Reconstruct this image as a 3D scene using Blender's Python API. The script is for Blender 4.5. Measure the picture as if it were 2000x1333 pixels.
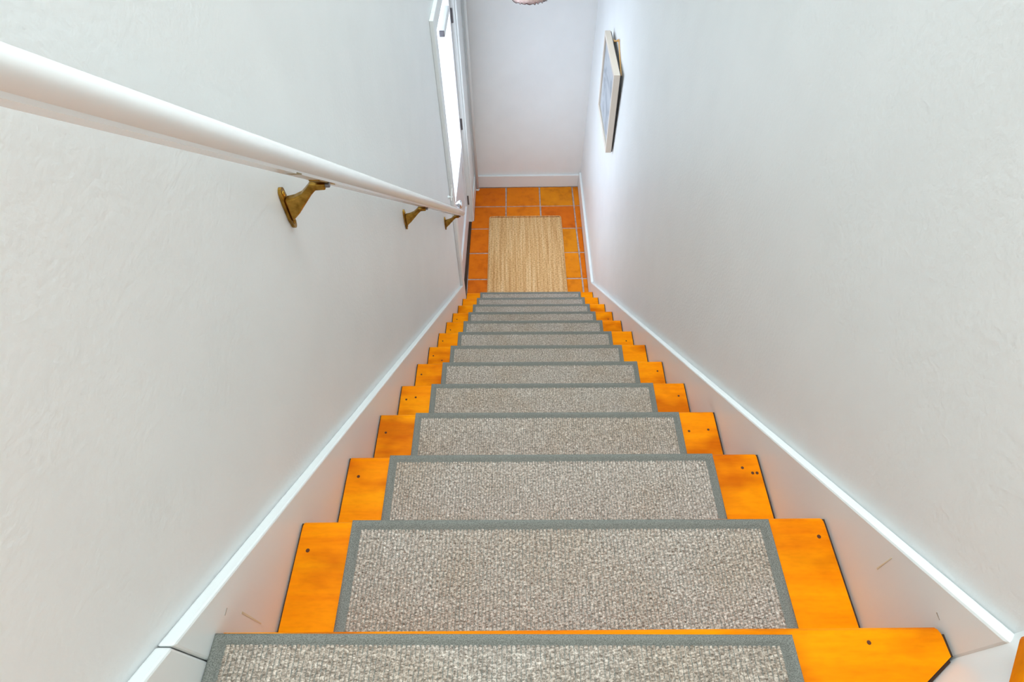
import bpy, bmesh, math, random
from mathutils import Vector, Matrix
for o in list(bpy.data.objects): bpy.data.objects.remove(o)
S = bpy.context.scene
COL = S.collection
random.seed(7)

# ------------------------------------------------------------------ geometry of the stairwell (metres)
RISE, H, D = 0.194767, 2.531965, 4.2356          # riser height, top tread height, end of the hall
YK = [0.0, 0.2196, 0.4440, 0.6723, 0.8980, 1.1261, 1.3548, 1.5863, 1.8161, 2.0449, 2.2758, 2.5074, 2.7374]
def xl(y): return 0.0133 * y - 0.00507            # face of the left skirt board
def xr(y): return 0.0098 * y + 0.94625            # face of the right skirt board
WALL = 0.020                                      # wall surface lies this far behind the skirt faces
TOP = 6.4
YB0 = -2.3

# ------------------------------------------------------------------ camera
cam = bpy.data.objects.new('camera', bpy.data.cameras.new('camera'))
COL.objects.link(cam)
cam.data.sensor_width = 36.0
cam.data.lens = 1118.653 / 2000 * 36
cam.data.clip_start = 0.02
_r, _u, _f = Vector((0.99993519, -0.00482983, -0.01030978)), Vector((0.01011487, 0.79252397, 0.60975687)), Vector((-0.00522573, 0.60982164, -0.79252146))
cam.matrix_world = Matrix(((_r.x, _u.x, -_f.x, 0.38932), (_r.y, _u.y, -_f.y, -0.15983), (_r.z, _u.z, -_f.z, 3.35979), (0, 0, 0, 1)))
S.camera = cam

# ------------------------------------------------------------------ world, exposure, lights
S.view_settings.view_transform = 'Standard'
S.view_settings.look = 'None'
S.view_settings.gamma = 1.0
S.view_settings.exposure = 0.18
S.view_settings.use_curve_mapping = False
W = bpy.data.worlds.new('overcast_sky'); S.world = W; W.use_nodes = True
W.node_tree.nodes['Background'].inputs[0].default_value = (0.80, 0.90, 1.0, 1)
W.node_tree.nodes['Background'].inputs[1].default_value = 3.0

def area(name, loc, aim, sx, sy, power, colour):
    l = bpy.data.lights.new(name, 'AREA'); l.shape = 'RECTANGLE'; l.size = sx; l.size_y = sy
    l.energy = power; l.color = colour
    o = bpy.data.objects.new(name, l); COL.objects.link(o)
    o.location = loc
    o.rotation_euler = (Vector(aim) - Vector(loc)).to_track_quat('-Z', 'Y').to_euler()
    return o
area('stairwell_light', (0.47, 1.55, TOP - 0.06), (0.47, 1.55, 0), 0.80, 2.8, 92, (0.85, 0.95, 1.0))
area('landing_light', (0.75, -1.2, TOP - 0.06), (0.75, -1.2, 0), 1.4, 1.4, 6, (0.80, 0.97, 0.92))
area('rear_fill_light', (0.62, YB0 + 0.05, 4.05), (0.50, 2.2, 1.2), 1.1, 1.3, 18, (0.82, 0.97, 0.91))  # added fill behind the camera, brightens the skirt boards directly
area('door_daylight', (-0.55, 3.25, 1.65), (0.6, 3.2, 1.3), 1.0, 1.5, 20, (0.72, 0.83, 1.0))

# ------------------------------------------------------------------ materials
def lin(c):
    return tuple((v / 255 / 12.92 if v / 255 <= 0.04045 else ((v / 255 + 0.055) / 1.055) ** 2.4) for v in c) + (1.0,)
def mat(name, colour, rough=0.5, metal=0.0, spec=0.5):
    m = bpy.data.materials.new(name); m.use_nodes = True
    b = m.node_tree.nodes['Principled BSDF']
    b.inputs['Base Color'].default_value = colour
    b.inputs['Roughness'].default_value = rough
    b.inputs['Metallic'].default_value = metal
    b.inputs['Specular IOR Level'].default_value = spec
    return m, m.node_tree, b
def nd(t, kind, **kw):
    n = t.nodes.new(kind)
    for k, v in kw.items():
        if k in n.inputs: n.inputs[k].default_value = v
        else: setattr(n, k, v)
    return n
def coords(t, scale, kind='Object', shift=False):
    tc = nd(t, 'ShaderNodeTexCoord'); mp = nd(t, 'ShaderNodeMapping')
    mp.inputs['Scale'].default_value = scale
    if shift:
        oi = nd(t, 'ShaderNodeObjectInfo'); mu = nd(t, 'ShaderNodeMath', operation='MULTIPLY'); mu.inputs[1].default_value = 57.0
        t.links.new(oi.outputs['Random'], mu.inputs[0])
        ad = nd(t, 'ShaderNodeVectorMath', operation='ADD')
        t.links.new(tc.outputs[kind], ad.inputs[0]); t.links.new(mu.outputs[0], ad.inputs[1])
        t.links.new(ad.outputs[0], mp.inputs[0])
    else:
        t.links.new(tc.outputs[kind], mp.inputs[0])
    return mp.outputs[0]
def ramp(t, src, stops):
    r = nd(t, 'ShaderNodeValToRGB'); e = r.color_ramp.elements
    while len(e) < len(stops): e.new(0.5)
    for i, (p, c) in enumerate(stops): e[i].position = p; e[i].color = c
    t.links.new(src, r.inputs[0]); return r.outputs[0]
def mix(t, kind, fac, a, b):
    m = nd(t, 'ShaderNodeMix', data_type='RGBA', blend_type=kind)
    for sock, v in ((0, fac), (6, a), (7, b)):
        if hasattr(v, 'links'): t.links.new(v, m.inputs[sock])
        else: m.inputs[sock].default_value = v
    return m.outputs[2]
def bump(t, b, h, strength, dist):
    n = nd(t, 'ShaderNodeBump', Strength=strength, Distance=dist)
    t.links.new(h, n.inputs['Height']); t.links.new(n.outputs[0], b.inputs['Normal'])

def make_paint(name, colour, rough, bscale, bstr, bdist, spec=0.4):
    m, t, b = mat(name, colour, rough, 0, spec)
    v = coords(t, (1, 1, 1))
    n = nd(t, 'ShaderNodeTexNoise', Scale=bscale, Detail=3.0); t.links.new(v, n.inputs['Vector'])
    n2 = nd(t, 'ShaderNodeTexNoise', Scale=bscale * 0.06, Detail=2.0); t.links.new(v, n2.inputs['Vector'])
    c = ramp(t, n2.outputs[0], [(0.3, tuple(x * 0.97 for x in colour[:3]) + (1,)), (0.7, colour)])
    t.links.new(c, b.inputs['Base Color'])
    bump(t, b, n.outputs[0], bstr, bdist)
    return m
M_WALL = make_paint('wall_paint', (0.86, 0.875, 0.865, 1), 0.42, 110, 0.35, 0.002)
M_TRIM = make_paint('white_gloss_paint', (0.83, 0.86, 0.85, 1), 0.30, 40, 0.10, 0.001)
M_DOOR = make_paint('door_paint', (0.80, 0.80, 0.82, 1), 0.35, 60, 0.1, 0.001)
M_CEIL = make_paint('ceiling_paint', (0.86, 0.865, 0.85, 1), 0.6, 120, 0.1, 0.001)
M_RAIL = make_paint('handrail_paint', (0.82, 0.82, 0.805, 1), 0.22, 60, 0.06, 0.001, 0.55)
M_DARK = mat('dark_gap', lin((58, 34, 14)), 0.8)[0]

def make_wood():
    m, t, b = mat('orange_varnished_pine', lin((236, 140, 10)), 0.42, 0, 0.06)
    v = coords(t, (2.2, 26, 26), shift=True)
    n = nd(t, 'ShaderNodeTexNoise', Scale=1.0, Detail=5.0, Roughness=0.6, Distortion=0.4); t.links.new(v, n.inputs['Vector'])
    c1 = ramp(t, n.outputs[0], [(0.25, lin((232, 118, 0))), (0.5, lin((246, 142, 0))), (0.78, lin((252, 160, 2)))])
    v2 = coords(t, (5, 9, 9), shift=True)
    n2 = nd(t, 'ShaderNodeTexNoise', Scale=1.0, Detail=3.0); t.links.new(v2, n2.inputs['Vector'])
    c2 = ramp(t, n2.outputs[0], [(0.34, lin((196, 150, 120))), (0.5, (1, 1, 1, 1))])
    c = mix(t, 'MULTIPLY', 0.7, c1, c2)
    v3 = coords(t, (60, 200, 200), shift=True)
    n3 = nd(t, 'ShaderNodeTexNoise', Scale=1.0, Detail=2.0); t.links.new(v3, n3.inputs['Vector'])
    c3 = ramp(t, n3.outputs[0], [(0.3, (0.88, 0.85, 0.8, 1)), (0.55, (1, 1, 1, 1))])
    c = mix(t, 'MULTIPLY', 0.5, c, c3)
    t.links.new(c, b.inputs['Base Color'])
    bump(t, b, n3.outputs[0], 0.08, 0.001)
    return m
M_WOOD = make_wood()
M_KNOT = mat('dark_nail', lin((88, 42, 6)), 0.8)[0]

def make_tile():
    m, t, b = mat('glazed_terracotta', lin((200, 95, 15)), 0.32, 0, 0.15)
    oi = nd(t, 'ShaderNodeObjectInfo')
    base = ramp(t, oi.outputs['Random'], [(0.0, lin((216, 104, 8))), (0.35, lin((224, 116, 10))), (0.7, lin((228, 130, 10))), (1.0, lin((220, 140, 14)))])
    v = coords(t, (1, 1, 1), shift=True)
    n = nd(t, 'ShaderNodeTexNoise', Scale=11.0, Detail=4.0, Roughness=0.6); t.links.new(v, n.inputs['Vector'])
    c = ramp(t, n.outputs[0], [(0.32, (0.70, 0.60, 0.45, 1)), (0.48, (0.95, 0.95, 0.95, 1)), (0.70, (1.06, 1.16, 1.2, 1))])
    t.links.new(mix(t, 'MULTIPLY', 0.7, base, c), b.inputs['Base Color'])
    bump(t, b, n.outputs[0], 0.25, 0.004)
    return m
M_TILE = make_tile()
def make_grout():
    m, t, b = mat('grout', lin((176, 160, 152)), 0.85)
    v = coords(t, (1, 1, 1)); n = nd(t, 'ShaderNodeTexNoise', Scale=30.0, Detail=3.0); t.links.new(v, n.inputs['Vector'])
    t.links.new(ramp(t, n.outputs[0], [(0.3, lin((156, 134, 122))), (0.7, lin((194, 180, 176)))]), b.inputs['Base Color'])
    return m
M_GROUT = make_grout()

def make_weave(name, dark, midc, light, fine, speck):
    m, t, b = mat(name, midc, 0.95, 0, 0.1)
    v = coords(t, fine, shift=True)
    n = nd(t, 'ShaderNodeTexNoise', Scale=1.0, Detail=2.0, Roughness=0.7); t.links.new(v, n.inputs['Vector'])
    c = ramp(t, n.outputs[0], [(0.30, dark), (0.5, midc), (0.70, light)])
    v2 = coords(t, (7, 7, 7), shift=True)
    n2 = nd(t, 'ShaderNodeTexNoise', Scale=1.0, Detail=3.0); t.links.new(v2, n2.inputs['Vector'])
    c = mix(t, 'MULTIPLY', 0.6, c, ramp(t, n2.outputs[0], [(0.3, speck), (0.62, (1, 1, 1, 1))]))
    t.links.new(c, b.inputs['Base Color'])
    return m
M_PILE = make_weave('grey_beige_loop_pile', lin((112, 103, 94)), lin((176, 164, 152)), lin((234, 224, 213)), (190, 260, 260), (0.86, 0.78, 0.68, 1))
def make_jute():
    m, t, b = mat('natural_jute', lin((226, 180, 122)), 0.95, 0, 0.1)
    v = coords(t, (58, 1.2, 1)); n = nd(t, 'ShaderNodeTexNoise', Scale=1.0, Detail=3.0, Roughness=0.7); t.links.new(v, n.inputs['Vector'])
    c = ramp(t, n.outputs[0], [(0.30, lin((196, 146, 92))), (0.5, lin((222, 178, 124))), (0.70, lin((240, 208, 162)))])
    v2 = coords(t, (70, 130, 1)); n2 = nd(t, 'ShaderNodeTexNoise', Scale=1.0, Detail=2.0); t.links.new(v2, n2.inputs['Vector'])
    c = mix(t, 'MULTIPLY', 0.8, c, ramp(t, n2.outputs[0], [(0.32, (0.52, 0.42, 0.30, 1)), (0.58, (1, 1, 1, 1))]))
    t.links.new(c, b.inputs['Base Color'])
    return m
M_JUTE = make_jute()
def make_binding():
    m, t, b = mat('grey_cotton_binding', lin((118, 118, 110)), 0.9, 0, 0.15)
    v = coords(t, (700, 700, 700)); n = nd(t, 'ShaderNodeTexNoise', Scale=1.0, Detail=1.0); t.links.new(v, n.inputs['Vector'])
    t.links.new(ramp(t, n.outputs[0], [(0.35, lin((100, 101, 95))), (0.65, lin((136, 137, 130)))]), b.inputs['Base Color'])
    bump(t, b, n.outputs[0], 0.3, 0.001)
    return m
M_BIND = make_binding()
def make_brass():
    m, t, b = mat('aged_brass', lin((168, 128, 52)), 0.33, 1.0)
    v = coords(t, (60, 60, 60)); n = nd(t, 'ShaderNodeTexNoise', Scale=1.0, Detail=3.0); t.links.new(v, n.inputs['Vector'])
    t.links.new(ramp(t, n.outputs[0], [(0.3, lin((120, 88, 30))), (0.7, lin((186, 146, 66)))]), b.inputs['Base Color'])
    return m
M_BRASS = make_brass()
M_CHROME = mat('polished_chrome', (0.75, 0.75, 0.76, 1), 0.15, 1.0)[0]
M_STEEL = mat('dull_steel', lin((120, 118, 122)), 0.4, 0.8)[0]
M_FRAME = mat('pale_limed_wood', lin((222, 210, 196)), 0.5)[0]
M_FRAMETOP = M_FRAME
M_CORD = mat('jute_twine', lin((206, 160, 100)), 0.9)[0]
M_WHITECORD = mat('white_cord', lin((236, 234, 228)), 0.7)[0]
M_BACK = mat('dark_backing_board', lin((70, 66, 64)), 0.8)[0]
def make_print():
    m, t, b = mat('pale_print', lin((205, 206, 212)), 0.6)
    v = coords(t, (1, 5, 9)); n = nd(t, 'ShaderNodeTexNoise', Scale=1.0, Detail=5.0, Distortion=0.8); t.links.new(v, n.inputs['Vector'])
    t.links.new(ramp(t, n.outputs[0], [(0.38, lin((168, 172, 180))), (0.5, lin((205, 206, 212))), (0.7, lin((220, 220, 222)))]), b.inputs['Base Color'])
    return m
M_PRINT = make_print()
def make_glass(name, tint, gloss):
    m = bpy.data.materials.new(name); m.use_nodes = True; t = m.node_tree; t.nodes.clear()
    out = nd(t, 'ShaderNodeOutputMaterial'); tr = nd(t, 'ShaderNodeBsdfTransparent'); tr.inputs[0].default_value = tint
    gl = nd(t, 'ShaderNodeBsdfGlossy'); gl.inputs['Roughness'].default_value = 0.05
    mx = nd(t, 'ShaderNodeMixShader'); mx.inputs[0].default_value = gloss
    t.links.new(tr.outputs[0], mx.inputs[1]); t.links.new(gl.outputs[0], mx.inputs[2]); t.links.new(mx.outputs[0], out.inputs[0])
    return m
M_PANE = make_glass('window_glass', (0.97, 0.98, 1, 1), 0.06)
M_PRIMER = mat('worn_primer', lin((150, 140, 112)), 0.8)[0]
M_PICGLASS = make_glass('picture_glass', (0.96, 0.97, 0.97, 1), 0.08)
def make_shade():
    m, t, b = mat('pink_felt_shade', lin((226, 196, 190)), 0.9)
    v = coords(t, (40, 40, 40)); n = nd(t, 'ShaderNodeTexNoise', Scale=1.0, Detail=3.0); t.links.new(v, n.inputs['Vector'])
    t.links.new(ramp(t, n.outputs[0], [(0.3, lin((206, 168, 160))), (0.7, lin((238, 214, 206)))]), b.inputs['Base Color'])
    return m
M_SHADE = make_shade()
M_HEM = mat('dark_hem', lin((92, 70, 66)), 0.9)[0]
M_STONE = mat('outside_paving', lin((190, 188, 182)), 0.9)[0]

# ------------------------------------------------------------------ helpers
ORG = {}
def link(name, me, m, parent=None, loc=(0, 0, 0)):
    o = bpy.data.objects.new(name, me); COL.objects.link(o)
    if m is not None and len(me.materials) == 0: me.materials.append(m)
    if parent: o.parent = parent
    o.location = loc
    return o
def build(name, verts, faces, m, parent=None, origin=None, smooth=False, bevel=0.0, seg=2):
    """mesh from world coordinates; the origin is placed at the base and the part parented without moving it"""
    vs = [Vector(v) for v in verts]
    if origin is None:
        lo = Vector((min(v.x for v in vs), min(v.y for v in vs), min(v.z for v in vs)))
        hi = Vector((max(v.x for v in vs), max(v.y for v in vs), max(v.z for v in vs)))
        origin = Vector(((lo.x + hi.x) / 2, (lo.y + hi.y) / 2, lo.z))
    origin = Vector(origin)
    me = bpy.data.meshes.new(name)
    me.from_pydata([v - origin for v in vs], [], faces)
    bm = bmesh.new(); bm.from_mesh(me)
    bmesh.ops.recalc_face_normals(bm, faces=bm.faces)
    if bevel > 0:
        ed = [e for e in bm.edges if len(e.link_faces) == 2 and e.calc_face_angle(0) > 0.6]
        bmesh.ops.bevel(bm, geom=ed, offset=bevel, segments=seg, affect='EDGES', profile=0.5)
    bm.to_mesh(me); bm.free()
    if smooth:
        for p in me.polygons: p.use_smooth = True
    base = ORG.get(parent, Vector((0, 0, 0))) if parent else Vector((0, 0, 0))
    o = link(name, me, m, parent, origin - base)
    ORG[o] = origin
    return o
def prism(poly, z0, z1):
    n = len(poly)
    zz0 = z0 if hasattr(z0, '__len__') else [z0] * n
    zz1 = z1 if hasattr(z1, '__len__') else [z1] * n
    v = [(p[0], p[1], zz0[i]) for i, p in enumerate(poly)] + [(p[0], p[1], zz1[i]) for i, p in enumerate(poly)]
    f = [tuple(reversed(range(n))), tuple(range(n, 2 * n))] + [(i, (i + 1) % n, n + (i + 1) % n, n + i) for i in range(n)]
    return v, f
def box(x0, x1, y0, y1, z0, z1):
    return prism([(x0, y0), (x1, y0), (x1, y1), (x0, y1)], z0, z1)
def strip(fx, o0, o1, y0, y1, z0, z1):
    """box following a side plane fx(y), between the offsets o0 and o1 from it"""
    return prism([(fx(y0) + o0, y0), (fx(y0) + o1, y0), (fx(y1) + o1, y1), (fx(y1) + o0, y1)], z0, z1)
def sweep(path, radius, n=10, cap=True):
    """tube along a list of points; radius may be a list"""
    P = [Vector(p) for p in path]; R = radius if hasattr(radius, '__len__') else [radius] * len(P)
    v, f = [], []
    up = None
    for i, p in enumerate(P):
        d = (P[min(i + 1, len(P) - 1)] - P[max(i - 1, 0)]).normalized()
        if up is None:
            up = Vector((0, 0, 1)) if abs(d.z) < 0.9 else Vector((1, 0, 0))
        s = d.cross(up).normalized(); up = s.cross(d).normalized()
        for k in range(n):
            a = 2 * math.pi * k / n
            v.append(p + s * (R[i] * math.cos(a)) + up * (R[i] * math.sin(a)))
    for i in range(len(P) - 1):
        for k in range(n):
            f.append((i * n + k, i * n + (k + 1) % n, (i + 1) * n + (k + 1) % n, (i + 1) * n + k))
    if cap:
        f.append(tuple(reversed(range(n)))); f.append(tuple((len(P) - 1) * n + k for k in range(n)))
    return v, f
def lathe(profile, centre, axis='z', n=20):
    """profile: (radius, height) pairs"""
    v, f = [], []
    c = Vector(centre)
    for r, h in profile:
        for k in range(n):
            a = 2 * math.pi * k / n
            q = (r * math.cos(a), r * math.sin(a), h) if axis == 'z' else (h, r * math.cos(a), r * math.sin(a))
            v.append(c + Vector(q))
    m = len(profile)
    for i in range(m - 1):
        for k in range(n):
            f.append((i * n + k, i * n + (k + 1) % n, (i + 1) * n + (k + 1) % n, (i + 1) * n + k))
    f.append(tuple(reversed(range(n)))); f.append(tuple((m - 1) * n + k for k in range(n)))
    return v, f
def struct(o, label=None):
    o['kind'] = 'structure'
    if label: o['label'] = label
    return o
def thing(name, loc, label, cat, group=None):
    o = bpy.data.objects.new(name, None); COL.objects.link(o); o.location = loc; o.empty_display_size = 0.05
    ORG[o] = Vector(loc); o['label'] = label; o['category'] = cat
    if group: o['group'] = group
    return o

# ------------------------------------------------------------------ the room
DY0, DY1, DZ = 2.690, 3.765, 2.10                 # door opening in the left wall
YB = -2.3                                         # wall behind the camera
XE = 2.7                                          # far side of the upper landing
v, f = strip(xl, -WALL - 0.12, -WALL, YB, DY0, -0.05, TOP)
v2, f2 = strip(xl, -WALL - 0.12, -WALL, DY1, D + 0.12, -0.05, TOP)
v3, f3 = strip(xl, -WALL - 0.12, -WALL, DY0, DY1, DZ, TOP)
vv = v + v2 + v3; ff = f + [tuple(i + len(v) for i in q) for q in f2] + [tuple(i + len(v) + len(v2) for i in q) for q in f3]
struct(build('wall_left', vv, ff, M_WALL), 'white painted stairwell wall carrying the handrail')
struct(build('wall_right', *strip(xr, WALL, WALL + 0.12, -0.040, D + 0.12, -0.05, TOP), M_WALL, bevel=0.006), 'white painted stairwell wall with the small picture')
BACKY = D + 0.022
struct(build('wall_back', *box(-0.10, 1.12, BACKY, BACKY + 0.12, -0.05, TOP), M_WALL), 'white end wall above the tiled floor')
struct(build('wall_landing_side', *box(1.08, XE, 0.16, 0.28, 2.0, TOP), M_WALL))
struct(build('wall_landing_end', *box(XE, XE + 0.12, YB, 0.28, 2.0, TOP), M_WALL))
struct(build('wall_rear', *box(-0.2, XE + 0.1, YB - 0.12, YB, 2.0, TOP), M_WALL))
struct(build('ceiling_light_block', *box(-0.02, 1.02, 3.15, BACKY + 0.05, 2.62, 2.74), M_CEIL), 'unseen low white ceiling added over the hall to shade the end wall')  # added out of view to keep the overhead light off the end wall
struct(build('wall_light_block', *box(-0.02, 1.02, 3.15, 3.25, 2.74, TOP), M_WALL))  # added out of view, carries the light block up to the main ceiling
struct(build('ceiling', *box(-0.3, XE + 0.15, YB - 0.15, D + 0.3, TOP, TOP + 0.1), M_CEIL))

# tiled floor: a grout bed with every tile its own piece
floor = struct(build('floor', *box(-0.16, 1.1, 2.30, D + 0.1, -0.06, -0.006), M_GROUT, origin=(0.5, 3.3, 0)), 'terracotta tiled hall floor with pale grout')
rows = [2.45, 2.755, 3.060, 3.362, 3.667, 3.965, D + 0.004]
def joints(y): return [0.3205 + 0.0005 * (4.2 - y), 0.630 + 0.001 * (4.2 - y), 0.934 + 0.002 * (4.2 - y)]
for i in range(len(rows) - 1):
    y0, y1 = rows[i] + 0.0060, rows[i + 1] - 0.0060
    ym = (y0 + y1) / 2
    j = joints(ym)
    left = 0.014 if 2.7 < ym < 3.70 else 0.038
    if ym < 2.7: left = xl(ym)
    xs = [left] + j + [xr(ym) + 0.001]
    for c in range(4):
        a0 = xs[c] + (0.0060 if c else 0.0); a1 = xs[c + 1] - (0.0060 if c < 3 else 0.0)
        g = lambda: random.uniform(-0.0018, 0.0018)
        if i == 4 and c == 0:                     # notched round the foot of the door casing
            poly = [(a0 - 0.022, y0), (a1, y0), (a1, y1), (a0 + 0.002, y1), (a0 + 0.002, 3.772), (a0 - 0.022, 3.772)]
        else:
            poly = [(a0 + g(), y0 + g()), (a1 + g(), y0 + g()), (a1 + g(), y1 + g()), (a0 + g(), y1 + g())]
        dz = random.uniform(-0.0012, 0.0008)
        build('tile', *prism(poly, -0.02, dz), M_TILE, floor, bevel=0.0035, seg=1)
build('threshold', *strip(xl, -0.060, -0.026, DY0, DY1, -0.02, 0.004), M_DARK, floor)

# baseboards of the lower hall
def moulded(fx, o0, o1, y0, y1, h):
    return strip(fx, o0, o1, y0, y1, 0.0, h)
struct(build('baseboard_right', *strip(xr, 0.0, WALL, 2.866, D, 0.0, 0.158), M_TRIM, bevel=0.004))
struct(build('baseboard_back', *box(0.036, xr(D) + 0.002, D, BACKY, 0.0, 0.125), M_TRIM, bevel=0.004))
struct(build('baseboard_left', *strip(xl, -WALL, -0.008, DY1 + 0.10, D, 0.0, 0.15), M_TRIM, bevel=0.003))

# ------------------------------------------------------------------ front door in the left wall
door = thing('door_1', (xl(3.2) - 0.06, 3.2, 0), 'white half glazed front door in the wall at the foot of the stairs', 'door')
del door['category']; door['kind'] = 'structure'
FACE = -0.048                                     # door leaf face, set back from the wall
build('casing', *strip(xl, -WALL, 0.0, DY0 - 0.085, DY0, 0.0, DZ + 0.08), M_TRIM, door, bevel=0.003)
build('casing', *strip(xl, -WALL, -0.006, DY1, DY1 + 0.095, 0.0, DZ + 0.08), M_TRIM, door, bevel=0.003)
build('casing', *strip(xl, -WALL, 0.0, DY0, DY1, DZ, DZ + 0.08), M_TRIM, door, bevel=0.003)
build('jamb', *strip(xl, -0.14, -WALL, DY0, DY0 + 0.010, 0.0, DZ), M_TRIM, door)
build('jamb', *strip(xl, -0.14, -WALL, DY1 - 0.010, DY1, 0.0, DZ), M_TRIM, door)
build('jamb', *strip(xl, -0.14, -WALL, DY0 + 0.010, DY1 - 0.010, DZ - 0.012, DZ), M_TRIM, door)
y0, y1 = DY0 + 0.014, DY1 - 0.014
GZ0, GZ1, GY0, GY1 = 0.80, 1.97, y0 + 0.10, y1 - 0.055
leafv, leaff = [], []
def addl(a):
    n = len(leafv); leafv.extend(a[0]); leaff.extend(tuple(i + n for i in q) for q in a[1])
addl(strip(xl, FACE - 0.042, FACE, y0, GY0, 0.022, DZ - 0.016))
addl(strip(xl, FACE - 0.042, FACE, GY1, y1, 0.022, DZ - 0.016))
addl(strip(xl, FACE - 0.042, FACE, GY0, GY1, GZ1, DZ - 0.016))
addl(strip(xl, FACE - 0.042, FACE, GY0, GY1, GZ0 - 0.14, GZ0))
addl(strip(xl, FACE - 0.042, FACE, GY0, GY1, 0.022, 0.22))
leaf = build('door_leaf', leafv, leaff, M_DOOR, door)
build('glass_pane', *strip(xl, FACE - 0.026, FACE - 0.020, GY0, GY1, GZ0, GZ1), M_PANE, leaf)
build('lower_panel', *strip(xl, FACE - 0.032, FACE - 0.014, GY0, GY1, 0.22, GZ0 - 0.14), M_DOOR, leaf)
KY, KZ = 2.815, 0.955
build('door_knob', *lathe([(0.026, 0.0), (0.026, 0.006), (0.011, 0.010), (0.010, 0.034), (0.020, 0.042), (0.027, 0.056), (0.025, 0.066), (0.012, 0.073)], (xl(KY) + FACE, KY, KZ), 'x', 20), M_CHROME, leaf, smooth=True)
for hz in (0.24, 0.95, 1.72):
    build('hinge', *sweep([(xl(y1) + FACE + 0.007, y1 + 0.004, hz - 0.045), (xl(y1) + FACE + 0.007, y1 + 0.004, hz + 0.045)], 0.007, 8), M_STEEL, leaf)
clo = build('door_closer', *strip(xl, FACE, FACE + 0.034, 3.09, 3.40, 1.885, 1.925), M_TRIM, leaf, bevel=0.005)
build('closer_end_cap', *strip(xl, FACE + 0.003, FACE + 0.032, 3.083, 3.0905, 1.888, 1.922), M_STEEL, door, bevel=0.003)
# paving outside the door
struct(build('ground_outside', *box(-2.6, -0.12, 1.8, 4.8, -0.16, -0.10), M_STONE), 'pale paving outside the front door')

# ------------------------------------------------------------------ staircase
stair = thing('staircase', (0.47, 1.3, 0), 'steep orange varnished pine staircase between two white walls', 'staircase')
T = 0.030
def tread_profile(yf, yb, z):
    """outline in y-z with a rounded front nosing"""
    r = T / 2; pts = [(yb, z - T), (yb, z)]
    pts.append((yf - r * 1.0, z))
    for i in range(1, 8):
        a = math.pi / 2 - math.pi * i / 8
        pts.append((yf - r + r * math.cos(a), z - r + r * math.sin(a)))
    pts.append((yf - r, z - T))
    return pts
def tread_mesh(yf, yb, z, gl, gr):
    pr = tread_profile(yf, yb, z); n = len(pr)
    v = [(xl(p[0]) + gl, p[0], p[1]) for p in pr] + [(xr(p[0]) - gr, p[0], p[1]) for p in pr]
    fs = [tuple(range(n)), tuple(reversed(range(n, 2 * n)))] + [(i, (i + 1) % n, n + (i + 1) % n, n + i) for i in range(n)]
    return v, fs
# nail heads on the visible ends of the treads: (step, x, y)
NAILS = {1: [(0.020, 0.165), (0.925, 0.182)], 2: [(0.030, 0.392), (0.905, 0.405), (0.925, 0.392), (0.935, 0.392)],
         3: [(0.028, 0.610), (0.922, 0.610), (0.868, 0.606)], 4: [(0.030, 0.838), (0.060, 0.846), (0.925, 0.842)],
         5: [(0.032, 1.070), (0.930, 1.075)], 6: [(0.036, 1.300), (0.075, 1.275)], 7: [(0.040, 1.53), (0.925, 1.52)], 8: [(0.045, 1.755)], 9: [(0.05, 1.99), (0.935, 1.98)]}
RUNNER = 0.024
# the top tread is cut off at an angle by the next riser
def riser_y(x): return -0.0377 + 0.6485 * (x - 0.9473)
r = T / 2
top_out = [(xl(-0.7) + 0.003, -0.70), (0.20, riser_y(0.20)), (0.9440, riser_y(0.9440) - 0.003)]
poly = [(xl(0) + 0.003, 0), (xl(-0.7) + 0.003, -0.70), (0.02, riser_y(0.02)), (0.9420, riser_y(0.9420)), (0.9420, -r)]
v, fcs = [], []
prof = [(-r, H)] + [(-r + r * math.cos(math.pi / 2 - math.pi * i / 8), H - r + r * math.sin(math.pi / 2 - math.pi * i / 8)) for i in range(1, 8)] + [(-r, H - T)]
n = len(prof)
xa, xb = xl(0) + 0.003, xr(0) - 0.0066
v = [(xa, p[0], p[1]) for p in prof] + [(xb, p[0], p[1]) for p in prof]
fcs = [(i, i + 1, n + i + 1, n + i) for i in range(n - 1)]
back = [(xb, riser_y(xb) + 0.0058), (0.02, riser_y(0.02) + 0.0058), (xa, riser_y(0.02) + 0.0058)]
k0 = len(v)
for p in back: v.append((p[0], p[1], H))
for p in back: v.append((p[0], p[1], H - T))
fcs.append((0, n, k0, k0 + 1, k0 + 2)); fcs.append((n - 1, k0 + 5, k0 + 4, k0 + 3, 2 * n - 1))
fcs += [(k0, k0 + 3, k0 + 4, k0 + 1), (k0 + 1, k0 + 4, k0 + 5, k0 + 2)]
fcs.append(tuple([k0 + 2] + [k0 + 5] + list(reversed(range(n))))); fcs.append(tuple([k0 + 3, k0] + list(range(n, 2 * n))))
treads = [build('tread', v, fcs, M_WOOD, stair)]
build('gap_shade_strip', *strip(xr, -0.0064, -0.0003, -0.036, -0.010, H - T, H - 0.005), M_DARK, stair)  # dark strips in the gaps, shade put in as colour
build('gap_shade_strip', *prism([(0.9395, riser_y(0.9395) + 0.0003), (0.30, riser_y(0.30) + 0.0003), (0.30, riser_y(0.30) + 0.0056), (0.9395, riser_y(0.9395) + 0.0056)], H - T, H - 0.005), M_DARK, stair)
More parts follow.
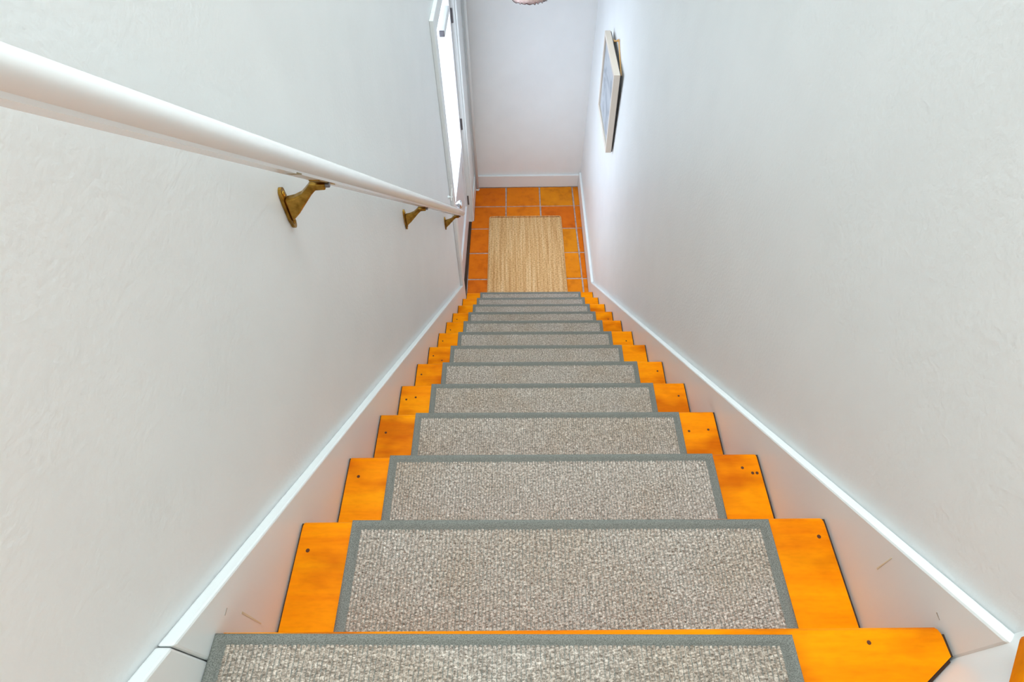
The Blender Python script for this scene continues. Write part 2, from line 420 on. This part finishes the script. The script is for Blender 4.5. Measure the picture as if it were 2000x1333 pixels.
for k in range(1, 13):
    yb = YK[k - 1] - RUNNER
    z = H - k * RISE
    treads.append(build('tread', *tread_mesh(YK[k], yb, z, 0.0042, 0.0060 if k < 4 else 0.0048), M_WOOD, stair))
    build('gap_shade_strip', *strip(xl, 0.0002, 0.0038, yb, YK[k] - 0.004, z - T, z - 0.006), M_DARK, stair)  # same dark strips at both tread ends, standing for the shade there
    build('gap_shade_strip', *strip(xr, -0.0044, -0.0002, yb, YK[k] - 0.004, z - T, z - 0.006), M_DARK, stair)
for k in range(13):
    yf = YK[k] - RUNNER; z = H - k * RISE
    build('riser', *prism([(xl(yf) + 0.002, yf - 0.018), (xr(yf) - 0.002, yf - 0.018), (xr(yf) - 0.002, yf), (xl(yf) + 0.002, yf)], z - RISE, z - T), M_WOOD, stair)
for k, lst in NAILS.items():
    z = H - k * RISE
    for (x, y) in lst:
        build('nail_head', *lathe([(0.0036, -0.001), (0.0036, 0.0004), (0.0026, 0.0006)], (x, y, z), 'z', 8), M_KNOT, treads[k])
build('nail_head', *lathe([(0.0028, -0.001), (0.0028, 0.0004), (0.002, 0.0006)], (0.842, -0.020, H), 'z', 8), M_KNOT, treads[0])
# the turned step beside the camera: white riser at an angle, wood tread above it
nrm = Vector((-0.544, 0.839, 0)); tan = Vector((0.839, 0.544, 0))
P0 = Vector((0.9473, -0.0377, 0))
a, b = P0 + tan * 0.02, P0 - tan * 1.10
q = 0.02
build('winder_riser', *prism([(a.x, a.y), (b.x, b.y), (b.x - nrm.x * q, b.y - nrm.y * q), (a.x - nrm.x * q, a.y - nrm.y * q)], H - T, H + RISE - 0.026), M_TRIM, stair)
A, B = Vector((0.9385, -0.016, 0)), P0 - tan * 1.10 + nrm * 0.013
A = P0 + nrm * 0.013 + tan * 0.012
build('winder_tread', *prism([(0.9060, -0.0440), (0.8670, -0.0915), (B.x, B.y), (0.35, -1.5), (1.30, -1.5), (1.30, -0.0440)], H + RISE - 0.028, H + RISE), M_WOOD, stair, bevel=0.004, seg=2)
# upper landing floor behind the camera
struct(build('floor_landing', *box(-0.02, XE, YB, -1.505, H + RISE - 0.2, H + RISE), M_WOOD, origin=(1.2, -1.9, H)), 'varnished landing floor behind the head of the stairs')

# skirt boards following the pitch
def skirt(fx, o0, o1, y0, y1, ztop, zlow):
    poly = [(fx(y0) + o0, y0), (fx(y0) + o1, y0), (fx(y1) + o1, y1), (fx(y1) + o0, y1)]
    return prism(poly, [max(zlow(y0), 0), max(zlow(y0), 0), max(zlow(y1), 0), max(zlow(y1), 0)], [ztop(y0), ztop(y0), ztop(y1), ztop(y1)])
low = lambda y: H - 0.854 * y - 0.34
tL = lambda y: 2.602 - 0.8405 * y
tR = lambda y: 2.600 - 0.8530 * y
YE = 2.603
skL = build('skirt_board', *skirt(xl, -WALL, 0.0, -0.0354, YE, tL, low), M_TRIM, stair, bevel=0.0035)
sk = build('skirt_board', *skirt(xl, -WALL, -0.0005, -0.75, -0.0365, tL, low), M_TRIM, stair, bevel=0.0035)
skR = build('skirt_board', *skirt(xr, 0.0, WALL - 0.0005, -0.0395, 2.863, tR, low), M_TRIM, stair, bevel=0.0045)

# small scuffs on the skirt boards
def scuff(fx, sgn, y0, z0, y1, z1, w, m, owner):
    d = Vector((0, y1 - y0, z1 - z0)).normalized(); n_ = Vector((0, -d.z, d.y)) * w
    pts_ = [Vector((0, y0, z0)) - n_, Vector((0, y0, z0)) + n_, Vector((0, y1, z1)) + n_ * 0.5, Vector((0, y1, z1)) - n_ * 0.5]
    v_ = [Vector((fx(p.y) + sgn * e_, p.y, p.z)) for e_ in (-0.0002, 0.0005) for p in pts_]
    build('scuff', v_, [(0, 1, 2, 3), (7, 6, 5, 4), (0, 4, 5, 1), (1, 5, 6, 2), (2, 6, 7, 3), (3, 7, 4, 0)], m, owner)
M_SCUFF = mat('yellow_scuff', lin((222, 214, 186)), 0.7)[0]; M_TICK = mat('dark_scuff', lin((168, 160, 150)), 0.7)[0]
scuff(xl, 1, 0.0333, 2.4796, 0.0340, 2.4030, 0.0014, M_SCUFF, skL)
scuff(xl, 1, 0.0285, 2.5283, 0.0190, 2.5278, 0.0010, M_TICK, skL)
scuff(xr, -1, 0.0988, 2.4343, 0.1016, 2.4812, 0.0012, M_SCUFF, skR)
scuff(xr, -1, 0.0155, 2.5306, 0.0062, 2.5304, 0.0012, M_TICK, skR)

# ------------------------------------------------------------------ tread mats (one per tread)
MW, MD, MT = 0.742, 0.205, 0.0085
def heightfield(x0, x1, y0, y1, nx, ny, sub, base, amp, rnd, seedn, ribs=False, gx=1.0):
    rg = random.Random(seedn)
    cell = [[1 - rnd * rg.random() for _ in range(ny)] for _ in range(nx)]
    jx = [[rg.uniform(-.25, .25) for _ in range(ny)] for _ in range(nx)]
    v, f = [], []
    NX, NY = nx * sub + 1, ny * sub + 1
    for i in range(NX):
        for j in range(NY):
            u, w = i / sub, j / sub
            ci, cj = min(int(u), nx - 1), min(int(w), ny - 1)
            fu, fw = u - int(u), w - int(w)
            ph = 0.5 if (not ribs and ci % 2) else 0.0
            hx = (math.sin(math.pi * fu) if i % sub else 0.0) if ribs else abs(math.sin(math.pi * (u + 0.35 * jx[ci][cj])))
            hy = abs(math.sin(math.pi * (w + ph + jx[ci][cj] * 0.4)))
            h = base + amp * cell[ci][cj] * (hx ** gx) * (0.35 + 0.65 * hy ** 0.7)
            v.append((x0 + (x1 - x0) * i / (NX - 1), y0 + (y1 - y0) * j / (NY - 1), h))
    for i in range(NX - 1):
        for j in range(NY - 1):
            a = i * NY + j; f.append((a, a + NY, a + NY + 1, a + 1))
    return v, f
BW = 0.019
pile_v, pile_f = heightfield(-MW / 2 + BW * 0.8, MW / 2 - BW * 0.8, -MD + BW * 0.8, -BW * 0.8, 116, 44, 4, 0.0026, 0.0062, 0.55, 3)
me_pile = bpy.data.meshes.new('mat_pile'); me_pile.from_pydata(pile_v, [], pile_f); me_pile.materials.append(M_PILE)
for p in me_pile.polygons: p.use_smooth = True
def binding_mesh():
    """a folded tape running round all four edges"""
    v, f = [], []
    prof = [(0.0, 0.0), (-0.002, 0.003), (-0.0014, 0.0070), (0.0015, 0.0098), (0.0048, 0.0106), (0.0085, 0.0094), (0.012, 0.0068), (0.016, 0.0044), (BW, 0.0036), (BW, 0.0)]
    cor = [(-MW / 2, -MD), (MW / 2, -MD), (MW / 2, 0), (-MW / 2, 0)]
    dirs = [(1, 1), (-1, 1), (-1, -1), (1, -1)]
    rings = []
    for (cx, cy), (dx, dy) in zip(cor, dirs):
        rings.append(len(v))
        for d, h in prof: v.append((cx + dx * d, cy + dy * d, h))
    n = len(prof)
    for s in range(4):
        a, b = rings[s], rings[(s + 1) % 4]
        for i in range(n - 1): f.append((a + i, b + i, b + i + 1, a + i + 1))
    me = bpy.data.meshes.new('mat_binding'); me.from_pydata(v, [], f)
    bm = bmesh.new(); bm.from_mesh(me); bmesh.ops.recalc_face_normals(bm, faces=bm.faces); bm.to_mesh(me); bm.free()
    for p in me.polygons: p.use_smooth = True
    me.materials.append(M_BIND); return me
me_bind = binding_mesh()
me_bk = bpy.data.meshes.new('mat_backing')
bv, bf = box(-MW / 2 + 0.004, MW / 2 - 0.004, -MD + 0.004, -0.004, 0.0004, 0.0036)
me_bk.from_pydata(bv, [], bf); me_bk.materials.append(M_BIND)
# measured left and right ends of every mat front edge: (x left, x right, y left, y right)
MATS = [(-0.0040, 0.7414, -0.0060, -0.0125), (0.0941, 0.8398, 0.2146, 0.2101), (0.0988, 0.8399, 0.4390, 0.4362), (0.1082, 0.8469, 0.6665, 0.6615),
        (0.1110, 0.8453, 0.8920, 0.8880), (0.1118, 0.8556, 1.1190, 1.1150), (0.1107, 0.8518, 1.3470, 1.3420), (0.1150, 0.8573, 1.5780, 1.5730),
        (0.1152, 0.8580, 1.8080, 1.8040), (0.1180, 0.8630, 2.0370, 2.0330), (0.1240, 0.8680, 2.2680, 2.2630), (0.1300, 0.8720, 2.4990, 2.4950), (0.1360, 0.8790, 2.7290, 2.7250)]
ORD = ['first', 'second', 'third', 'fourth', 'fifth', 'sixth', 'seventh', 'eighth', 'ninth', 'tenth', 'eleventh', 'twelfth', 'thirteenth']
proto = None
for k, (x0, x1, ya, yb) in enumerate(MATS):
    z = H - k * RISE
    loc = ((x0 + x1) / 2, (ya + yb) / 2, z + 0.0003)
    if k == 0: lab = 'grey loop pile mat on the top tread, pushed against the left skirt board'
    elif k == 12: lab = 'grey bound stair mat on the lowest tread, just above the tiled floor'
    else: lab = 'grey bound loop pile stair mat on the %s tread from the top' % ORD[k]
    if proto is None:
        t = thing('stair_mat', loc, lab, 'stair mat', 'grey bound mats on the stair treads')
        parts = []
        for nm, me in (('pile', me_pile), ('binding', me_bind), ('backing', me_bk)):
            parts.append(link(nm, me, None, t))
        parts[0]['label'] = 'beige grey loop pile'; parts[1]['label'] = 'darker grey cotton edge binding'
        proto = t
    else:
        t = proto.copy(); COL.objects.link(t); t.location = loc; t['label'] = lab
        for c in parts:
            d = c.copy(); COL.objects.link(d); d.parent = t
    t.rotation_euler = (0, 0, math.atan2(yb - ya, x1 - x0))
    t.scale = ((x1 - x0) / MW, 0.76 if k == 0 else 1, 1)

# ------------------------------------------------------------------ jute mat on the tiles
JX0, JX1, JY0, JY1 = 0.176, 0.806, 2.800, 3.815
jm = thing('jute_mat', ((JX0 + JX1) / 2, (JY0 + JY1) / 2, 0.0015), 'straw coloured woven jute doormat lying on the terracotta tiles', 'doormat')
v, f = heightfield(-0.31, 0.31, -0.495, 0.495, 42, 90, 2, 0.004, 0.005, 0.5, 11, ribs=True)
me = bpy.data.meshes.new('jute_weave'); me.from_pydata(v, [], f); me.materials.append(M_JUTE)
for p in me.polygons: p.use_smooth = True
link('weave', me, None, jm)
hw, hd, rc = (JX1 - JX0) / 2, (JY1 - JY0) / 2, 0.022
path = []
for cx, cy, a0 in ((hw - rc, hd - rc, 0), (-hw + rc, hd - rc, 90), (-hw + rc, -hd + rc, 180), (hw - rc, -hd + rc, 270)):
    for i in range(5):
        a = math.radians(a0 + 90 * i / 4); path.append((cx + rc * math.cos(a), cy + rc * math.sin(a), 0.0045))
path.append(path[0])
hv, hf = sweep(path, 0.0042, 8, cap=False)
hv = [(p[0], p[1], max(p[2], 0.0002)) for p in hv]
me = bpy.data.meshes.new('jute_hem'); me.from_pydata(hv, [], hf); me.materials.append(M_JUTE)
for p in me.polygons: p.use_smooth = True
link('hem', me, None, jm)

# ------------------------------------------------------------------ handrail on brass brackets
ROFF, RZ, RS, RR = 0.060, 3.3578, 0.8854, 0.0186
def rail_pt(y): return Vector((xl(y) + ROFF, y, RZ - RS * y))
rail = thing('handrail', (xl(0.66) - WALL, 0.66, 2.70), 'white painted round handrail on brass brackets along the stair wall', 'handrail')
ye = 2.455
pts = [rail_pt(-0.75 + (ye + 0.75) * i / 12) for i in range(13)]
d = (pts[-1] - pts[0]).normalized()
pts += [pts[-1] + d * 0.004, pts[-1] + d * 0.007]
rr = [RR] * 13 + [RR * 0.9, RR * 0.6]
def mopstick(pts, rr):
    prof = []
    for i in range(29):                            # round over most of its section, with a flat foot
        a = math.radians(-52 + 284 * i / 28); prof.append((math.cos(a), math.sin(a)))
    prof += [(-0.62, -0.86), (-0.60, -1.02), (0.60, -1.02), (0.62, -0.86)]
    v, f = [], []; n = len(prof)
    d = (pts[5] - pts[0]).normalized(); sx = d.cross(Vector((0, 0, 1))).normalized(); up = sx.cross(d)
    for p, r_ in zip(pts, rr):
        for a, b in prof: v.append(p + sx * a * r_ + up * b * r_)
    for i in range(len(pts) - 1):
        for k in range(n): f.append((i * n + k, i * n + (k + 1) % n, (i + 1) * n + (k + 1) % n, (i + 1) * n + k))
    f.append(tuple(range(n))); f.append(tuple((len(pts) - 1) * n + k for k in range(n)))
    return v, f
ro = build('rail', *mopstick(pts, rr), M_RAIL, rail, smooth=True)
ro.data.set_sharp_from_angle(angle=0.7)
qy = 0.565
qm = rail_pt(qy); up_ = Vector((0, RS, 1)).normalized()
q0, q1 = rail_pt(qy - 0.008) - up_ * RR * 1.03, rail_pt(qy + 0.0058) - up_ * RR * 1.03
build('old_fixing_mark', [q0 + Vector((-0.004, 0, 0)), q0 + Vector((0.012, 0, 0)), q1 + Vector((0.012, 0, 0)), q1 + Vector((-0.004, 0, 0))] + [p + up_ * 0.002 for p in (q0 + Vector((-0.004, 0, 0)), q0 + Vector((0.012, 0, 0)), q1 + Vector((0.012, 0, 0)), q1 + Vector((-0.004, 0, 0)))],
      [(0, 1, 2, 3), (7, 6, 5, 4), (0, 4, 5, 1), (1, 5, 6, 2), (2, 6, 7, 3), (3, 7, 4, 0)], M_PRIMER, rail)
def bracket(y, zdrop=0.0):
    wx = xl(y) - WALL
    rp = rail_pt(y)
    zb = rp.z - RR * 1.335                         # underside of the rail
    zc = zb - 0.032 + zdrop                         # arm root on the wall
    # arm: flared web that sweeps up and out to the rail; outline in x-z, thickness in y
    up = [(wx + 0.006, zc - 0.002), (wx + 0.022, zc + 0.002), (wx + 0.038, zc + 0.010), (wx + 0.050, zc + 0.022), (wx + 0.058, zb - 0.001), (rp.x + 0.004, zb - 0.001)]
    dn = [(rp.x + 0.004, zb - 0.013), (wx + 0.066, zb - 0.014), (wx + 0.056, zb - 0.024), (wx + 0.040, zb - 0.044), (wx + 0.024, zb - 0.064), (wx + 0.006, zb - 0.082)]
    out = up + dn; n = len(out)
    th = 0.0075
    v = [(x, y - th, z) for x, z in out] + [(x, y + th, z) for x, z in out]
    f = []
    m = len(up)
    for i in range(m - 1):
        a, b, c, d_ = i, i + 1, n - 2 - i, n - 1 - i
        f.append((a, b, c, d_)); f.append((n + a, n + d_, n + c, n + b))
    for i in range(n): f.append((i, (i + 1) % n, n + (i + 1) % n, n + i))
    br = build('bracket', v, f, M_BRASS, rail, bevel=0.0025)
    # wall plate, long and narrow with rounded ends
    zt, zl = zc + 0.018, zb - 0.098
    ol = []
    for i in range(9):
        a = math.pi * i / 8; ol.append((y - 0.009 * math.cos(a), zt - 0.010 + 0.012 * math.sin(a)))
    ol += [(y + 0.0105, zc - 0.008), (y + 0.0105, zb - 0.075)]
    for i in range(9):
        a = math.pi * i / 8; ol.append((y + 0.0075 * math.cos(a), zl + 0.010 - 0.012 * math.sin(a)))
    ol += [(y - 0.0105, zb - 0.075), (y - 0.0105, zc - 0.008)]
    n = len(ol)
    v = [(wx + 0.0005, p, z) for p, z in ol] + [(wx + 0.006, p, z) for p, z in ol]
    f = [tuple(range(n)), tuple(reversed(range(n, 2 * n)))] + [(i, (i + 1) % n, n + (i + 1) % n, n + i) for i in range(n)]
    build('wall_plate', v, f, M_BRASS, br)
    for zz in (zt - 0.010, zl + 0.012):
        build('screw', *lathe([(0.0048, 0.0), (0.0044, 0.0016), (0.002, 0.0028)], (wx + 0.006, y, zz), 'x', 10), M_BRASS, br)
    # strap saddle under the rail, pitched with it
    sv = []
    for (yy, w) in ((-0.030, 0.009), (0.030, 0.009)):
        q = rail_pt(y + yy)
        zz = q.z - RR * 1.335
        for dx, dz in ((-w, 0.0), (w, 0.0), (w, -0.004), (-w, -0.004)): sv.append((q.x + dx, y + yy, zz + dz + 0.001))
    build('saddle', sv, [(0, 1, 2, 3), (7, 6, 5, 4), (0, 4, 5, 1), (1, 5, 6, 2), (2, 6, 7, 3), (3, 7, 4, 0)], M_BRASS, br)
    build('screw', *lathe([(0.0045, 0.0), (0.0045, 0.007), (0.003, 0.008)], (rp.x + 0.0035, y, zb - 0.007), 'x', 8), M_STEEL, br)
for yy in (0.652, 1.452, 2.300): bracket(yy)

# ------------------------------------------------------------------ picture on the right wall
PY0, PY1 = 2.868, 3.395
pic = thing('picture', (0.955, 3.13, 1.30), 'small pale framed picture hung by a cord low on the right wall', 'picture')
def pf(y, lean, z):                                # x of the frame front; it leans out at the top
    return xr(y) + WALL - 0.006 - 0.038 - 0.010 * (z - 1.29) / 0.46
Z0, Z1, FW, FD = 1.292, 1.775, 0.020, 0.034
def member(ya, yb, za, zb, d0=0.0, d1=FD):
    v = []
    for dd in (d0, d1):
        for (yy, zz) in ((ya, za), (yb, za), (yb, zb), (ya, zb)): v.append((pf(yy, 0, zz) + dd, yy, zz))
    return v, [(0, 1, 2, 3), (7, 6, 5, 4), (0, 4, 5, 1), (1, 5, 6, 2), (2, 6, 7, 3), (3, 7, 4, 0)]
build('frame_rail', *member(PY0, PY1, Z1 - FW, Z1), M_FRAME, pic, bevel=0.001, seg=1)
build('frame_rail', *member(PY0, PY1, Z0, Z0 + FW), M_FRAME, pic, bevel=0.001, seg=1)
build('frame_stile', *member(PY0, PY0 + FW, Z0 + FW, Z1 - FW), M_FRAME, pic, bevel=0.001, seg=1)
build('frame_stile', *member(PY1 - FW, PY1, Z0 + FW, Z1 - FW), M_FRAME, pic, bevel=0.001, seg=1)
build('print', *member(PY0 + FW, PY1 - FW, Z0 + FW, Z1 - FW, 0.012, 0.014), M_PRINT, pic)
build('glass', *member(PY0 + FW, PY1 - FW, Z0 + FW, Z1 - FW, 0.006, 0.008), M_PICGLASS, pic)
build('backing_board', *member(PY0 + 0.004, PY1 - 0.004, Z0 + 0.004, Z1 - 0.004, FD, FD + 0.005), M_BACK, pic)
nx, ny, nz = xr(3.15) + WALL, 3.150, 1.828
build('hanging_cord', *sweep([(xr(2.93) + WALL - 0.004, 2.935, 1.735), (nx - 0.006, ny - 0.01, nz), (nx - 0.006, ny + 0.01, nz), (xr(3.3) + WALL - 0.004, 3.325, 1.735)], 0.0035, 8), M_CORD, pic)
build('hook', *sweep([(nx + 0.004, ny, nz - 0.004), (nx - 0.030, ny, nz - 0.002), (nx - 0.034, ny, nz + 0.0058)], 0.0035, 8), M_CORD, pic)

# ------------------------------------------------------------------ pipe in the far corner
px_, py_ = 0.056, 4.205
pipe = thing('vertical_pipe', (px_, py_, 0), 'white painted vertical pipe in the far corner behind the door', 'pipe')
build('tube', *sweep([(px_, py_, 0.0), (px_, py_, 1.5), (px_, py_, 2.62)], 0.0125, 16), M_TRIM, pipe, smooth=True)
build('floor_collar', *lathe([(0.019, 0.001), (0.019, 0.007), (0.014, 0.012)], (px_, py_, 0.0), 'z', 16), M_TRIM, pipe)

# ------------------------------------------------------------------ pull cord beside the door casing
pc = thing('pull_cord', (xl(2.50) - WALL, 2.50, 1.24), 'short white cord on a small hook beside the door casing', 'cord')
cx = xl(2.5)
build('cord', *sweep([(cx + 0.012, 2.505, 1.345), (cx + 0.014, 2.500, 1.325), (cx + 0.010, 2.47, 1.30), (cx + 0.008, 2.455, 1.275)], 0.0035, 8), M_WHITECORD, pc)
build('hook', *lathe([(0.010, 0.0), (0.010, 0.006), (0.005, 0.010), (0.005, 0.020), (0.008, 0.026), (0.004, 0.030)], (cx - WALL, 2.535, 1.235), 'x', 12), M_TRIM, pc)

# ------------------------------------------------------------------ pendant lamp over the lower hall
LX, LY, LZ, LR = 0.498, 3.62, 1.882, 0.112
lamp = thing('pendant_lamp', (LX, LY, LZ), 'pale pink pendant lampshade with a ragged dark hem hanging before the end wall', 'lamp')
v, f = [], []
N = 72
rg = random.Random(5)
rag = [rg.uniform(-0.006, 0.006) for _ in range(N)]
prof = [(LR, 0.0), (LR * 0.985, 0.03), (LR * 0.93, 0.08), (LR * 0.80, 0.15), (LR * 0.55, 0.20), (LR * 0.22, 0.225)]
for i, (rd, h) in enumerate(prof):
    for k in range(N):
        a = 2 * math.pi * k / N
        w = rag[k] if i == 0 else 0.0
        v.append((LX + (rd + w * 0.3) * math.cos(a), LY + (rd + w * 0.3) * math.sin(a), LZ + h + w))
for i in range(len(prof) - 1):
    for k in range(N): f.append((i * N + k, i * N + (k + 1) % N, (i + 1) * N + (k + 1) % N, (i + 1) * N + k))
sh = build('shade', v, f, M_SHADE, lamp, smooth=True)
md = sh.modifiers.new('thick', 'SOLIDIFY'); md.thickness = 0.004; md.offset = -1
ring = [(LX + (LR + 0.004) * math.cos(2 * math.pi * k / N), LY + (LR + 0.004) * math.sin(2 * math.pi * k / N), LZ + rag[k % N] - 0.0005) for k in range(N + 1)]
build('hem', *sweep(ring, [0.0010 + 0.0018 * rg.random() for _ in ring], 6, cap=False), M_HEM, lamp)
build('cord', *sweep([(LX, LY, LZ + 0.22), (LX, LY, 2.4), (LX, LY, 2.62)], 0.003, 8), M_WHITECORD, lamp)
build('ceiling_rose', *lathe([(0.012, -0.05), (0.045, -0.02), (0.05, 0.0)], (LX, LY, 2.62), 'z', 20), M_TRIM, lamp)
